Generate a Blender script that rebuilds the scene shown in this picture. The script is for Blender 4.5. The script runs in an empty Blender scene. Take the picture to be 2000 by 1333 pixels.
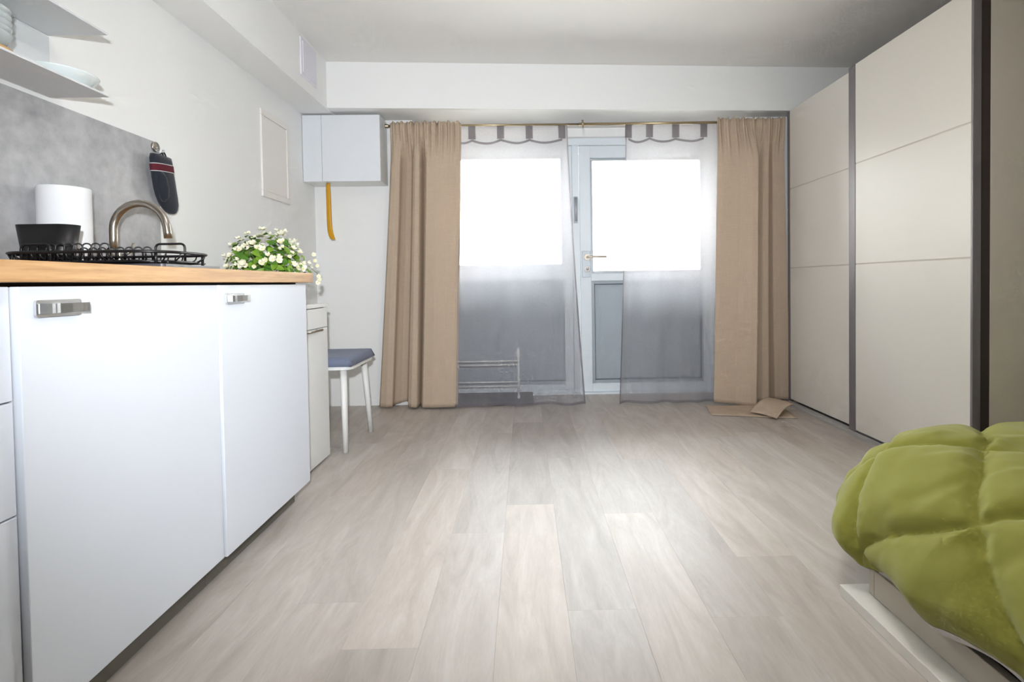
import bpy, bmesh, math, random
from mathutils import Vector, Matrix, noise

random.seed(7)
PI = math.pi
scene = bpy.context.scene
C = scene.collection

# ------------------------------------------------------------------ camera
CAM_Z = 0.88
F_PX, PP_X, PP_Y = 1022.9, 1042.8, 575.0
PITCH, ROLL, YAW = math.radians(1.2816), math.radians(0.8488), math.radians(1.0418)
W_PX, H_PX = 2000.0, 1333.0
cam_data = bpy.data.cameras.new('camera')
cam = bpy.data.objects.new('camera', cam_data)
C.objects.link(cam)
scene.camera = cam
cam_data.sensor_fit = 'HORIZONTAL'
cam_data.sensor_width = 36.0
cam_data.lens = 36.0 * F_PX / W_PX
cam_data.shift_x = (W_PX / 2 - PP_X) / W_PX
cam_data.shift_y = (PP_Y - H_PX / 2) / W_PX
cam_data.clip_start = 0.02
fwd = Vector((math.sin(YAW) * math.cos(PITCH), math.cos(YAW) * math.cos(PITCH), -math.sin(PITCH)))
rgt = Vector((math.cos(YAW), -math.sin(YAW), 0))
upv = rgt.cross(fwd)
r2 = rgt * math.cos(ROLL) - upv * math.sin(ROLL)
u2 = upv * math.cos(ROLL) + rgt * math.sin(ROLL)
m = Matrix((r2, u2, -fwd)).transposed().to_4x4()
m.translation = (0, 0, CAM_Z)
cam.matrix_world = m

# ------------------------------------------------------------------ world, lights, exposure
SKY = 26.0
FILL_LAMP = 26.0      # brightness of the assumed fill lamp on the ceiling, built further down
world = bpy.data.worlds.new('sky')
scene.world = world
world.use_nodes = True
bg = world.node_tree.nodes['Background']
bg.inputs['Color'].default_value = (0.95, 0.975, 1.0, 1)
bg.inputs['Strength'].default_value = SKY

# the photographer's flash, in the hot shoe just above the lens, its head turned towards the kitchen
fl = bpy.data.lights.new('camera_flash', 'SPOT')
fl.energy = 280
fl.color = (0.91, 0.955, 1.0)
fl.shadow_soft_size = 0.022
fl.spot_size = math.radians(102)
fl.spot_blend = 1.0
flo = bpy.data.objects.new('camera_flash', fl)
C.objects.link(flo)
flo.location = (0, -0.10, 1.05)
flo.rotation_euler = Vector((-0.09, 0.97, 0.09)).to_track_quat('-Z', 'Y').to_euler()

scene.view_settings.view_transform = 'Standard'
scene.view_settings.look = 'None'
scene.view_settings.gamma = 1.0
scene.view_settings.use_curve_mapping = False
scene.view_settings.exposure = 0.1
scene.cycles.max_bounces = 7
scene.cycles.diffuse_bounces = 4
scene.cycles.glossy_bounces = 3
scene.cycles.transmission_bounces = 4
scene.cycles.transparent_max_bounces = 8
scene.cycles.use_adaptive_sampling = True
scene.cycles.adaptive_threshold = 0.08
scene.cycles.adaptive_min_samples = 16
scene.cycles.sample_clamp_indirect = 12.0
scene.cycles.caustics_reflective = False
scene.cycles.caustics_refractive = False


# ------------------------------------------------------------------ materials
def lin(c):
    return tuple(((v / 255) / 12.92 if v / 255 <= 0.04045 else ((v / 255 + 0.055) / 1.055) ** 2.4) for v in c)


def base_mat(name):
    mt = bpy.data.materials.new(name)
    mt.use_nodes = True
    nt = mt.node_tree
    return mt, nt, nt.nodes['Principled BSDF']


def N(nt, kind, **kw):
    n = nt.nodes.new(kind)
    for k, v in kw.items():
        setattr(n, k, v)
    return n


def mix_rgb(nt, fac, a, b, mode='MIX'):
    n = N(nt, 'ShaderNodeMix', data_type='RGBA', blend_type=mode)
    for sock, v in ((n.inputs[0], fac), (n.inputs[6], a), (n.inputs[7], b)):
        if hasattr(v, 'is_output'):
            nt.links.new(v, sock)
        elif isinstance(v, (int, float)):
            sock.default_value = v
        else:
            sock.default_value = (*v, 1)
    return n.outputs[2]


def add_bump(nt, p, height, strength, dist=0.001):
    b = N(nt, 'ShaderNodeBump')
    b.inputs['Strength'].default_value = strength
    b.inputs['Distance'].default_value = dist
    nt.links.new(height, b.inputs['Height'])
    nt.links.new(b.outputs[0], p.inputs['Normal'])


def coords(nt, scale, kind='Object', rnd=False):
    tc = N(nt, 'ShaderNodeTexCoord')
    mp = N(nt, 'ShaderNodeMapping')
    mp.inputs['Scale'].default_value = scale
    nt.links.new(tc.outputs[kind], mp.inputs['Vector'])
    if rnd:
        oi = N(nt, 'ShaderNodeObjectInfo')
        cx = N(nt, 'ShaderNodeVectorMath', operation='SCALE')
        cx.inputs[0].default_value = (37.0, 91.0, 53.0)
        nt.links.new(oi.outputs['Random'], cx.inputs['Scale'])
        nt.links.new(cx.outputs[0], mp.inputs['Location'])
    return mp.outputs[0]


def noise_tex(nt, vec, scale, detail=3, rough=0.55, dist=0.0):
    n = N(nt, 'ShaderNodeTexNoise')
    n.inputs['Scale'].default_value = scale
    n.inputs['Detail'].default_value = detail
    n.inputs['Roughness'].default_value = rough
    n.inputs['Distortion'].default_value = dist
    nt.links.new(vec, n.inputs['Vector'])
    return n.outputs['Fac']


def ramp(nt, fac, stops):
    r = N(nt, 'ShaderNodeValToRGB')
    el = r.color_ramp.elements
    while len(el) < len(stops):
        el.new(0.5)
    for e, (pos, c) in zip(el, stops):
        e.position = pos
        e.color = (*c, 1)
    nt.links.new(fac, r.inputs[0])
    return r.outputs[0]


def plain(name, rgb, rough=0.5, metal=0.0, var=0.03, vscale=6.0, bump=0.0, bscale=60.0, spec=0.5, coat=0.0, sheen=0.0):
    """a paint, plastic, metal or cloth: one colour with faint procedural mottling and fine relief"""
    mt, nt, p = base_mat(name)
    c = lin(rgb)
    v = coords(nt, (1, 1, 1))
    f = noise_tex(nt, v, vscale, 3)
    lo = tuple(x * (1 - var) for x in c)
    hi = tuple(min(1, x * (1 + var)) for x in c)
    nt.links.new(mix_rgb(nt, f, lo, hi), p.inputs['Base Color'])
    p.inputs['Roughness'].default_value = rough
    p.inputs['Metallic'].default_value = metal
    p.inputs['Specular IOR Level'].default_value = spec
    if coat:
        p.inputs['Coat Weight'].default_value = coat
        p.inputs['Coat Roughness'].default_value = 0.15
    if sheen:
        p.inputs['Sheen Weight'].default_value = sheen
    if bump:
        add_bump(nt, p, noise_tex(nt, v, bscale, 4), bump)
    return mt


def m_concrete():
    mt, nt, p = base_mat('grey_concrete_laminate')
    v = coords(nt, (1, 1, 1))
    a = noise_tex(nt, v, 4.5, 8, 0.62, 0.3)
    b = noise_tex(nt, v, 22, 6, 0.6)
    ca = ramp(nt, a, [(0.3, lin((136, 137, 141))), (0.72, lin((192, 192, 194)))])
    cb = ramp(nt, b, [(0.3, lin((150, 150, 152))), (0.7, lin((205, 205, 206)))])
    nt.links.new(mix_rgb(nt, 0.4, ca, cb), p.inputs['Base Color'])
    p.inputs['Roughness'].default_value = 0.5
    return mt


def m_wood(name, dark, mid, light, axis='Y', rough=0.4, grain=1.0, tint=0.0, scale=1.0, bump=0.15, stretch=1.0):
    mt, nt, p = base_mat(name)
    sc = {'Y': (9, 0.9 * stretch, 9), 'X': (0.9, 9, 9)}[axis]
    v = coords(nt, tuple(s * scale for s in sc), rnd=True)
    big = noise_tex(nt, v, 0.9, 4, 0.6, 1.6)
    fine_v = coords(nt, tuple(s * scale * (5 if s > 1 else 2.2) for s in sc), rnd=True)
    fine = noise_tex(nt, fine_v, 2.0, 5, 0.7, 0.4)
    c1 = ramp(nt, big, [(0.28, dark), (0.5, mid), (0.75, light)])
    c2 = ramp(nt, fine, [(0.3, tuple(x * 0.72 for x in mid)), (0.62, (1, 1, 1))])
    col = mix_rgb(nt, 0.28 * grain, c1, c2, 'MULTIPLY')
    if tint:
        oi = N(nt, 'ShaderNodeObjectInfo')
        col = mix_rgb(nt, 1.0, col, oi.outputs['Color'], 'MULTIPLY')
    nt.links.new(col, p.inputs['Base Color'])
    p.inputs['Roughness'].default_value = rough
    add_bump(nt, p, fine, bump, 0.0006)
    return mt


def m_linen(name, rgb, weave=900.0, var=0.1, translucent=0.0):
    mt, nt, p = base_mat(name)
    c = lin(rgb)
    wx = noise_tex(nt, coords(nt, (1.0, 1.0, 0.06)), weave * 0.35, 2)
    wz = noise_tex(nt, coords(nt, (0.06, 0.06, 1.0)), weave * 0.35, 2)
    f = mix_rgb(nt, 0.5, wx, wz)
    col = ramp(nt, f, [(0.38, tuple(x * (1 - var) for x in c)), (0.62, tuple(x * (1 + var) for x in c))])
    nt.links.new(col, p.inputs['Base Color'])
    p.inputs['Roughness'].default_value = 0.92
    p.inputs['Specular IOR Level'].default_value = 0.15
    add_bump(nt, p, f, 0.25, 0.0006)
    if translucent:
        tr = N(nt, 'ShaderNodeBsdfTranslucent')
        nt.links.new(col, tr.inputs['Color'])
        mx = N(nt, 'ShaderNodeMixShader')
        mx.inputs[0].default_value = translucent
        nt.links.new(p.outputs[0], mx.inputs[1])
        nt.links.new(tr.outputs[0], mx.inputs[2])
        nt.links.new(mx.outputs[0], nt.nodes['Material Output'].inputs['Surface'])
    return mt


def m_sheer(name, rgb, open_lo, open_hi, through):
    """open-weave voile: part of the light passes straight through the holes, the threads scatter the rest both ways"""
    mt, nt, p = base_mat(name)
    nt.nodes.remove(p)
    c = lin(rgb)
    d = N(nt, 'ShaderNodeBsdfDiffuse')
    t = N(nt, 'ShaderNodeBsdfTranslucent')
    d.inputs['Color'].default_value = (*c, 1)
    t.inputs['Color'].default_value = (*c, 1)
    th = N(nt, 'ShaderNodeMixShader')
    th.inputs[0].default_value = through
    nt.links.new(d.outputs[0], th.inputs[1])
    nt.links.new(t.outputs[0], th.inputs[2])
    tp = N(nt, 'ShaderNodeBsdfTransparent')
    wx = noise_tex(nt, coords(nt, (1.0, 1.0, 0.12)), 620, 2)
    wz = noise_tex(nt, coords(nt, (0.12, 0.12, 1.0)), 620, 2)
    f = mix_rgb(nt, 0.5, wx, wz)
    o = N(nt, 'ShaderNodeMapRange')
    o.inputs['From Min'].default_value = 0.35
    o.inputs['From Max'].default_value = 0.65
    o.inputs['To Min'].default_value = open_lo
    o.inputs['To Max'].default_value = open_hi
    nt.links.new(f, o.inputs['Value'])
    mx = N(nt, 'ShaderNodeMixShader')
    nt.links.new(o.outputs[0], mx.inputs[0])
    nt.links.new(th.outputs[0], mx.inputs[1])
    nt.links.new(tp.outputs[0], mx.inputs[2])
    nt.links.new(mx.outputs[0], nt.nodes['Material Output'].inputs['Surface'])
    return mt


def m_glass(name):
    mt, nt, p = base_mat(name)
    nt.nodes.remove(p)
    tp = N(nt, 'ShaderNodeBsdfTransparent')
    tp.inputs['Color'].default_value = (0.95, 0.97, 0.97, 1)
    gl = N(nt, 'ShaderNodeBsdfGlossy')
    gl.inputs['Roughness'].default_value = 0.02
    fr = N(nt, 'ShaderNodeFresnel')
    fr.inputs['IOR'].default_value = 1.45
    mx = N(nt, 'ShaderNodeMixShader')
    nt.links.new(fr.outputs[0], mx.inputs[0])
    nt.links.new(tp.outputs[0], mx.inputs[1])
    nt.links.new(gl.outputs[0], mx.inputs[2])
    nt.links.new(mx.outputs[0], nt.nodes['Material Output'].inputs['Surface'])
    return mt


M = {}
M['wall'] = plain('white_wall_paint', (240, 240, 239), 0.85, var=0.012, vscale=3, bump=0.08, bscale=180, spec=0.2)
M['ceiling'] = plain('white_ceiling_paint', (238, 236, 233), 0.9, var=0.015, vscale=2.5, bump=0.06, bscale=150, spec=0.15)
M['kitchen'] = plain('matt_white_foil', (216, 220, 228), 0.42, var=0.008, spec=0.4)
M['white'] = plain('white_lacquer', (232, 232, 230), 0.4, var=0.01)
M['glossy_white'] = plain('glossy_white_lacquer', (228, 231, 236), 0.22, var=0.01)
M['cream'] = plain('cream_enamel', (238, 234, 229), 0.5, var=0.01)
M['vent'] = plain('pale_lilac_plastic', (228, 226, 234), 0.5, var=0.01)
M['dark_gap'] = plain('dark_gap_fill', (62, 52, 47), 0.7)
M['plinth'] = plain('brown_grey_plinth', (112, 107, 98), 0.6)
M['oak'] = m_wood('oak_worktop', lin((150, 108, 66)), lin((190, 149, 100)), lin((208, 168, 120)), 'Y', 0.42, 1.0, scale=1.6)
M['concrete'] = m_concrete()
M['plank'] = m_wood('greige_vinyl_oak', lin((173, 164, 155)), lin((187, 178, 170)), lin((199, 192, 185)), 'Y', 0.47, 0.45, tint=0.15, scale=1.3, bump=0.3, stretch=1.8)
M['subfloor'] = plain('grey_screed', (110, 104, 98), 0.8)
M['chrome'] = plain('satin_chrome', (205, 207, 210), 0.24, 1.0, var=0.01)
M['nickel'] = plain('brushed_nickel', (180, 172, 162), 0.28, 1.0, var=0.02, bump=0.05, bscale=300)
M['satin'] = plain('satin_champagne_metal', (214, 203, 188), 0.38, 0.4, var=0.02)
M['rod'] = plain('antique_nickel', (168, 152, 124), 0.32, 1.0, var=0.02)
M['black_wire'] = plain('black_coated_wire', (24, 23, 25), 0.35)
M['black_plastic'] = plain('black_plastic', (27, 26, 28), 0.42)
M['paper'] = plain('white_paper', (240, 241, 244), 0.9, var=0.01, bump=0.2, bscale=250, spec=0.1)
M['steel_shelf'] = plain('white_coated_steel', (218, 220, 222), 0.5, var=0.01)
M['porcelain'] = plain('white_porcelain', (226, 234, 234), 0.15, var=0.01, coat=0.4)
M['grey_ceramic'] = plain('grey_glazed_ceramic', (176, 184, 186), 0.25, var=0.05)
M['bamboo'] = plain('bamboo', (205, 165, 110), 0.5, var=0.08, vscale=30)
M['navy'] = plain('navy_quilted_cotton', (31, 34, 45), 0.9, var=0.18, vscale=80, bump=0.4, bscale=260, sheen=0.15)
M['mitt_red'] = plain('wine_red_webbing', (92, 22, 36), 0.9, var=0.1, vscale=80)
M['mitt_white'] = plain('pale_piping', (190, 186, 186), 0.9)
M['yellow'] = plain('mustard_plastic', (206, 150, 14), 0.3, var=0.05)
M['cushion'] = plain('slate_blue_cotton', (112, 120, 142), 0.9, var=0.08, vscale=90, bump=0.3, bscale=300, sheen=0.1)
M['frame'] = plain('pale_blue_grey_aluminium', (222, 230, 236), 0.45, var=0.01)
M['inset'] = plain('grey_panel_paint', (164, 174, 182), 0.5, var=0.01)
M['gasket'] = plain('dark_rubber_gasket', (96, 102, 108), 0.7)
M['hinge'] = plain('grey_hinge', (172, 178, 184), 0.4, 0.4)
M['curtain'] = m_linen('beige_linen', (198, 178, 157), var=0.05, translucent=0.12)
M['sheer'] = m_sheer('grey_voile', (200, 197, 203), 0.54, 0.60, 0.62)
M['sheer2'] = m_sheer('grey_voile_doubled', (112, 106, 110), 0.16, 0.24, 0.22)
M['sheer_hem'] = m_sheer('grey_voile_hem', (146, 140, 145), 0.28, 0.36, 0.4)
M['glass'] = m_glass('clear_glass')
M['ward'] = plain('off_white_melamine', (226, 221, 212), 0.38, var=0.01, spec=0.4)
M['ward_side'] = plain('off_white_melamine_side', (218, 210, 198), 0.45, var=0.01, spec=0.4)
M['ward_joint'] = plain('beige_panel_joint', (206, 198, 186), 0.6)
M['rail'] = plain('pale_aluminium_rail', (196, 194, 192), 0.4, 0.3, var=0.02)
M['alu'] = plain('grey_anodised_aluminium', (128, 123, 126), 0.45, 0.3, var=0.02)
M['comforter'] = plain('olive_green_cotton', (143, 142, 62), 0.85, var=0.08, vscale=14, bump=0.12, bscale=90, spec=0.2, sheen=0.2)
M['lining'] = plain('white_cotton_lining', (225, 222, 222), 0.9)
M['mattress'] = plain('dark_grey_mattress_cloth', (58, 58, 66), 0.9, var=0.08, vscale=60)
M['bed'] = plain('greige_bed_laminate', (186, 178, 164), 0.5, var=0.02)
M['bedboard'] = plain('white_board', (226, 222, 214), 0.45, var=0.01)
M['leaf'] = plain('jasmine_leaf', (122, 160, 46), 0.45, var=0.35, vscale=25)
M['leaf_dark'] = plain('dark_jasmine_leaf', (78, 124, 36), 0.45, var=0.3, vscale=25)
M['petal'] = plain('cream_petal', (243, 240, 218), 0.6, var=0.03, vscale=30)
M['pistil'] = plain('yellow_stamen', (232, 218, 150), 0.7, var=0.1)
M['stem'] = plain('green_stem', (92, 120, 52), 0.6, var=0.15)
M['vase'] = plain('white_vase_glaze', (228, 228, 226), 0.25)
M['ext_wall'] = plain('cream_render', (236, 230, 220), 0.9, var=0.03, vscale=3, bump=0.2)
M['ext_ground'] = plain('pale_paving', (200, 196, 190), 0.9, var=0.06)
M['pillar'] = plain('grey_pink_render', (196, 186, 184), 0.9)
M['mat'] = plain('charcoal_doormat', (86, 84, 86), 0.95, var=0.15, vscale=120, bump=0.5, bscale=300)
def m_glow(name, col, strength):
    mt, nt, p = base_mat(name)
    p.inputs['Base Color'].default_value = (0.9, 0.9, 0.9, 1)
    p.inputs['Emission Color'].default_value = (*col, 1)
    p.inputs['Emission Strength'].default_value = strength
    return mt


M['fill_lamp_glow'] = m_glow('fill_lamp_diffuser', (1.0, 0.965, 0.92), FILL_LAMP)
M['dark_slab'] = plain('anthracite_tray', (82, 80, 86), 0.35)

# ------------------------------------------------------------------ mesh helpers
WLOC = {}


def link(o, parent, origin):
    C.objects.link(o)
    if parent is not None:
        o.parent = parent
        o.location = Vector(origin) - WLOC[parent]
    else:
        o.location = origin
    WLOC[o] = Vector(origin)
    return o


def tag(o, label=None, cat=None, group=None, kind=None):
    for k, v in (('label', label), ('category', cat), ('group', group), ('kind', kind)):
        if v:
            o[k] = v
    return o


def empty(name, loc, label=None, cat=None, group=None, kind=None, parent=None):
    o = bpy.data.objects.new(name, None)
    o.empty_display_size = 0.05
    link(o, parent, loc)
    return tag(o, label, cat, group, kind)


class MB:
    """collects shapes in world coordinates and links them as one mesh object"""

    def __init__(self):
        self.bm = bmesh.new()
        self.mats = []
        self.mi = 0

    def use(self, m_):
        if m_ not in self.mats:
            self.mats.append(m_)
        self.mi = self.mats.index(m_)
        return self

    def _f(self, vs, smooth=False):
        try:
            f = self.bm.faces.new(vs)
        except ValueError:
            return None
        f.material_index = self.mi
        f.smooth = smooth
        return f

    def box(self, x0, x1, y0, y1, z0, z1, bev=0.0, seg=2):
        tmp = bmesh.new()
        vs = [tmp.verts.new((x, y, z)) for x in (x0, x1) for y in (y0, y1) for z in (z0, z1)]
        for q in ((0, 1, 3, 2), (4, 6, 7, 5), (0, 4, 5, 1), (2, 3, 7, 6), (0, 2, 6, 4), (1, 5, 7, 3)):
            tmp.faces.new([vs[i] for i in q])
        if bev > 0:
            bmesh.ops.bevel(tmp, geom=list(tmp.edges), offset=bev, segments=seg, profile=0.5, affect='EDGES')
        self.merge(tmp)
        return self

    def merge(self, tmp, smooth=False):
        mp = {v: self.bm.verts.new(v.co) for v in tmp.verts}
        for f in tmp.faces:
            self._f([mp[v] for v in f.verts], smooth or f.smooth)
        tmp.free()

    def prism(self, pts, axis, a, b, smooth=False):
        """extrude a 2-d outline; axis 'X': pts=(y,z), 'Y': pts=(x,z), 'Z': pts=(x,y)"""
        def mk(p, t):
            return {'X': (t, p[0], p[1]), 'Y': (p[0], t, p[1]), 'Z': (p[0], p[1], t)}[axis]
        A = [self.bm.verts.new(mk(p, a)) for p in pts]
        B = [self.bm.verts.new(mk(p, b)) for p in pts]
        n = len(pts)
        for i in range(n):
            self._f([A[i], A[(i + 1) % n], B[(i + 1) % n], B[i]], smooth)
        self._f(A[::-1])
        self._f(B)
        return self

    def tube(self, path, r, n=8, closed=False, cap=True, squash=None):
        path = [Vector(p) for p in path]
        L = len(path)
        rs = r if isinstance(r, (list, tuple)) else [r] * L
        rings = []
        ref = None
        for i, p in enumerate(path):
            if closed:
                t = path[(i + 1) % L] - path[i - 1]
            else:
                t = path[min(i + 1, L - 1)] - path[max(i - 1, 0)]
            t.normalize()
            if ref is None:
                ref = Vector((0, 0, 1)) if abs(t.z) < 0.9 else Vector((1, 0, 0))
            s = t.cross(ref)
            if s.length < 1e-6:
                s = t.orthogonal()
            s.normalize()
            u = s.cross(t).normalized()
            ref = u
            q = squash or (1, 1)
            rings.append([self.bm.verts.new(p + s * (math.cos(2 * PI * k / n) * rs[i] * q[0]) + u * (math.sin(2 * PI * k / n) * rs[i] * q[1])) for k in range(n)])
        for i in range(L if closed else L - 1):
            a, b = rings[i], rings[(i + 1) % L]
            for k in range(n):
                self._f([a[k], a[(k + 1) % n], b[(k + 1) % n], b[k]], True)
        if cap and not closed:
            self._f(rings[0][::-1])
            self._f(rings[-1])
        return self

    def lathe(self, prof, cx, cy, n=32, axis='Z', base=0.0):
        """prof: (radius, height) pairs turned about a vertical (or Y / X) axis"""
        rings = []
        for r, h in prof:
            ring = []
            for k in range(n):
                a = 2 * PI * k / n
                u, v = r * math.cos(a), r * math.sin(a)
                ring.append(self.bm.verts.new({'Z': (cx + u, cy + v, h), 'Y': (cx + u, h, cy + v), 'X': (h, cx + u, cy + v)}[axis]))
            rings.append(ring)
        for a, b in zip(rings, rings[1:]):
            for k in range(n):
                self._f([a[k], a[(k + 1) % n], b[(k + 1) % n], b[k]], True)
        if prof[0][0] > 1e-6:
            self._f(rings[0][::-1])
        if prof[-1][0] > 1e-6:
            self._f(rings[-1])
        return self

    def grid(self, fn, nu, nv, smooth=True):
        vs = [[self.bm.verts.new(fn(i / nu, j / nv)) for j in range(nv + 1)] for i in range(nu + 1)]
        for i in range(nu):
            for j in range(nv):
                self._f([vs[i][j], vs[i + 1][j], vs[i + 1][j + 1], vs[i][j + 1]], smooth)
        return self

    def build(self, name, mat=None, parent=None, origin=None, auto=False, fixn=True):
        bm = self.bm
        if fixn:
            bmesh.ops.recalc_face_normals(bm, faces=bm.faces)
        if origin is None:
            xs = [v.co for v in bm.verts]
            mn = Vector((min(v.x for v in xs), min(v.y for v in xs), min(v.z for v in xs)))
            mx = Vector((max(v.x for v in xs), max(v.y for v in xs), max(v.z for v in xs)))
            origin = Vector(((mn.x + mx.x) / 2, (mn.y + mx.y) / 2, mn.z))
        o3 = Vector(origin)
        for v in bm.verts:
            v.co -= o3
        me = bpy.data.meshes.new(name)
        bm.to_mesh(me)
        bm.free()
        for mm in ([mat] if mat else self.mats):
            me.materials.append(mm)
        o = bpy.data.objects.new(name, me)
        return link(o, parent, o3)


def solidify(o, t, offset=0.0):
    md = o.modifiers.new('thickness', 'SOLIDIFY')
    md.thickness = t
    md.offset = offset
    return o


def box_obj(name, mat, parent, x0, x1, y0, y1, z0, z1, bev=0.0):
    return MB().box(x0, x1, y0, y1, z0, z1, bev).build(name, mat, parent)


def arc(cx, cy, r, a0, a1, n):
    return [(cx + r * math.cos(a0 + (a1 - a0) * i / n), cy + r * math.sin(a0 + (a1 - a0) * i / n)) for i in range(n + 1)]


def rrect(x0, x1, y0, y1, r, n=5):
    return arc(x1 - r, y1 - r, r, 0, PI / 2, n) + arc(x0 + r, y1 - r, r, PI / 2, PI, n) + arc(x0 + r, y0 + r, r, PI, 1.5 * PI, n) + arc(x1 - r, y0 + r, r, 1.5 * PI, 2 * PI, n)


def spline(pts, u):
    """Catmull-Rom through equally spaced control points, u in 0..1"""
    n = len(pts) - 1
    t = min(max(u, 0), 1) * n
    i = min(int(t), n - 1)
    f = t - i
    p = [pts[max(i - 1, 0)], pts[i], pts[i + 1], pts[min(i + 2, n)]]
    return tuple(0.5 * ((2 * b) + (-a + c) * f + (2 * a - 5 * b + 4 * c - d) * f * f + (-a + 3 * b - 3 * c + d) * f ** 3) for a, b, c, d in zip(*p))


def sstep(a, b, x):
    t = min(max((x - a) / (b - a), 0), 1)
    return t * t * (3 - 2 * t)


# ================================================================== the setting
XL, XR = -1.50, 2.50
YW = 3.822          # wall left of the window
YD = 4.099          # inner face of the window frame
ZC = 2.369
ZB = 2.064
YREAR = -2.3

floor = MB().box(XL - 0.15, XR + 0.15, YREAR - 0.15, 4.35, -0.12, -0.008).build('floor', M['subfloor'])
tag(floor, 'greige wood-look plank floor of the whole room', kind='structure')
PW, PL = 0.186, 1.22
edge0 = -0.083
full_me = None
ends = {0: 2.057, 1: 1.38, 2: 1.96, 3: 1.335, 4: 1.63, 5: 2.32, 6: 2.9, 7: 1.75, -1: 1.83, -2: 1.253, -3: 1.443, -4: 2.18, -5: 2.9, -6: 1.9}
i0 = math.floor((XL - edge0) / PW)
i1 = math.ceil((XR - edge0) / PW)
for ci in range(i0, i1):
    x0, x1 = max(edge0 + ci * PW, XL), min(edge0 + (ci + 1) * PW, XR)
    seam = ends.get(ci, random.uniform(1, 2.2))
    k0 = math.floor((YREAR - seam) / PL)
    for k in range(k0, k0 + 8):
        y0, y1 = max(seam + k * PL, YREAR), min(seam + (k + 1) * PL, 4.20)
        if y1 - y0 < 0.02:
            continue
        full = abs(y1 - y0 - PL) < 1e-6 and abs(x1 - x0 - PW) < 1e-6
        if full and full_me is not None:
            o = bpy.data.objects.new('plank', full_me)
            link(o, floor, ((x0 + x1) / 2, (y0 + y1) / 2, -0.008))
        else:
            g = 0.0001
            b = MB()
            b.prism([(x0 + g, -0.0003), (x0 + g + 0.0004, 0.0), (x1 - g - 0.0004, 0.0), (x1 - g, -0.0003), (x1 - g, -0.008), (x0 + g, -0.008)], 'Y', y0 + g, y1 - g)
            o = b.build('plank', M['plank'], floor, origin=((x0 + x1) / 2, (y0 + y1) / 2, -0.008))
            if full:
                full_me = o.data
        # each plank has its own shade of greige
        tone = {(0, 0): 0.80, (1, 1): 0.83, (-2, -1): 0.86}.get((ci, round((y0 - seam) / PL)), random.uniform(0.90, 1.04))
        warm = random.uniform(-0.015, 0.02)
        o.color = (tone + warm, tone, tone - warm, 1)

tag(box_obj('wall_left', M['wall'], None, XL - 0.15, XL, YREAR, 4.35, -0.1, ZC + 0.1), 'white painted wall on the kitchen side', kind='structure')
tag(box_obj('wall_right', M['wall'], None, XR, XR + 0.15, YREAR, 4.35, -0.1, ZC + 0.1), 'white painted wall behind the wardrobe', kind='structure')
tag(box_obj('wall_rear', M['wall'], None, XL - 0.15, XR + 0.15, YREAR - 0.15, YREAR, -0.1, ZC + 0.1), 'white painted wall behind the viewer', kind='structure')
tag(box_obj('ceiling', M['ceiling'], None, XL - 0.15, XR + 0.15, YREAR - 0.15, 4.35, ZC, ZC + 0.12), 'plain white ceiling', kind='structure')
WX0, WX1 = -0.79, 1.62      # the opening
b = MB()
b.box(XL, WX0, YW, 4.35, -0.1, ZB)
b.box(WX1, XR, YW, 4.35, -0.1, ZB)
b.box(WX0, WX1, 4.06, 4.35, 2.0, ZB)
tag(b.build('wall_window', M['wall']), 'white wall around the glazed door and window', kind='structure')
b = MB()
b.prism([(XL, 3.53), (XR, 3.71), (XR, 4.35), (XL, 4.35)], 'Z', ZB, ZC)
tag(b.build('trim_1', M['wall']), 'white boxed beam under the ceiling above the window', kind='structure')
b = MB()
b.prism([(XL, YREAR), (-1.31, YREAR), (-1.295, 3.70), (XL, 3.70)], 'Z', 2.055, ZC)
tag(b.build('trim_2', M['wall']), 'white boxed soffit along the kitchen wall', kind='structure')

# ------------------------------------------------------------------ outside
tag(box_obj('ground', M['ext_ground'], None, -9, 10, 4.36, 22, -0.3, -0.06), 'pale paving outside the glazed door', kind='structure')
b = MB()
b.box(-7, 8, 7.0, 7.2, -0.06, 2.05)
wo = b.build('wall_outside', M['ext_wall'])
tag(wo, 'cream rendered garden wall outside the window', kind='structure')
b = MB()
b.box(-7, 8, 6.96, 7.24, 2.05, 2.10, 0.008)
b.build('coping', M['ext_wall'], wo)
pil = empty('pillar', (-0.45, 9.2, -0.06), 'pale grey pillar rising behind the garden wall outside', 'pillar')
b = MB()
b.box(-0.62, -0.28, 9.0, 9.4, -0.06, 3.55)
b.build('shaft', M['pillar'], pil)
b = MB()
b.box(-0.68, -0.22, 8.94, 9.46, 3.55, 3.72, 0.01)
b.build('cap', M['pillar'], pil)

# ------------------------------------------------------------------ glazed window and door
YF = YD
win = empty('window_1', (0.4, YF + 0.04, 0), 'pale aluminium fixed window with solid lower panel beside the door', kind='structure')
b = MB()
b.box(WX0, 1.50 + 0.10, YF + 0.0, YF + 0.09, 1.945, 2.0, 0.003)       # head
b.box(WX0, WX0 + 0.06, YF, YF + 0.09, 0.0, 1.945, 0.003)
b.box(1.52, 1.60, YF, YF + 0.09, 0.0, 1.945, 0.003)
b.box(0.385, 0.438, YF, YF + 0.09, 0.0, 1.945, 0.003)                 # mullion
b.box(WX0 + 0.06, 0.385, YF, YF + 0.09, 0.0, 0.03, 0.003)
b.build('outer_frame', M['frame'], win)


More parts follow.
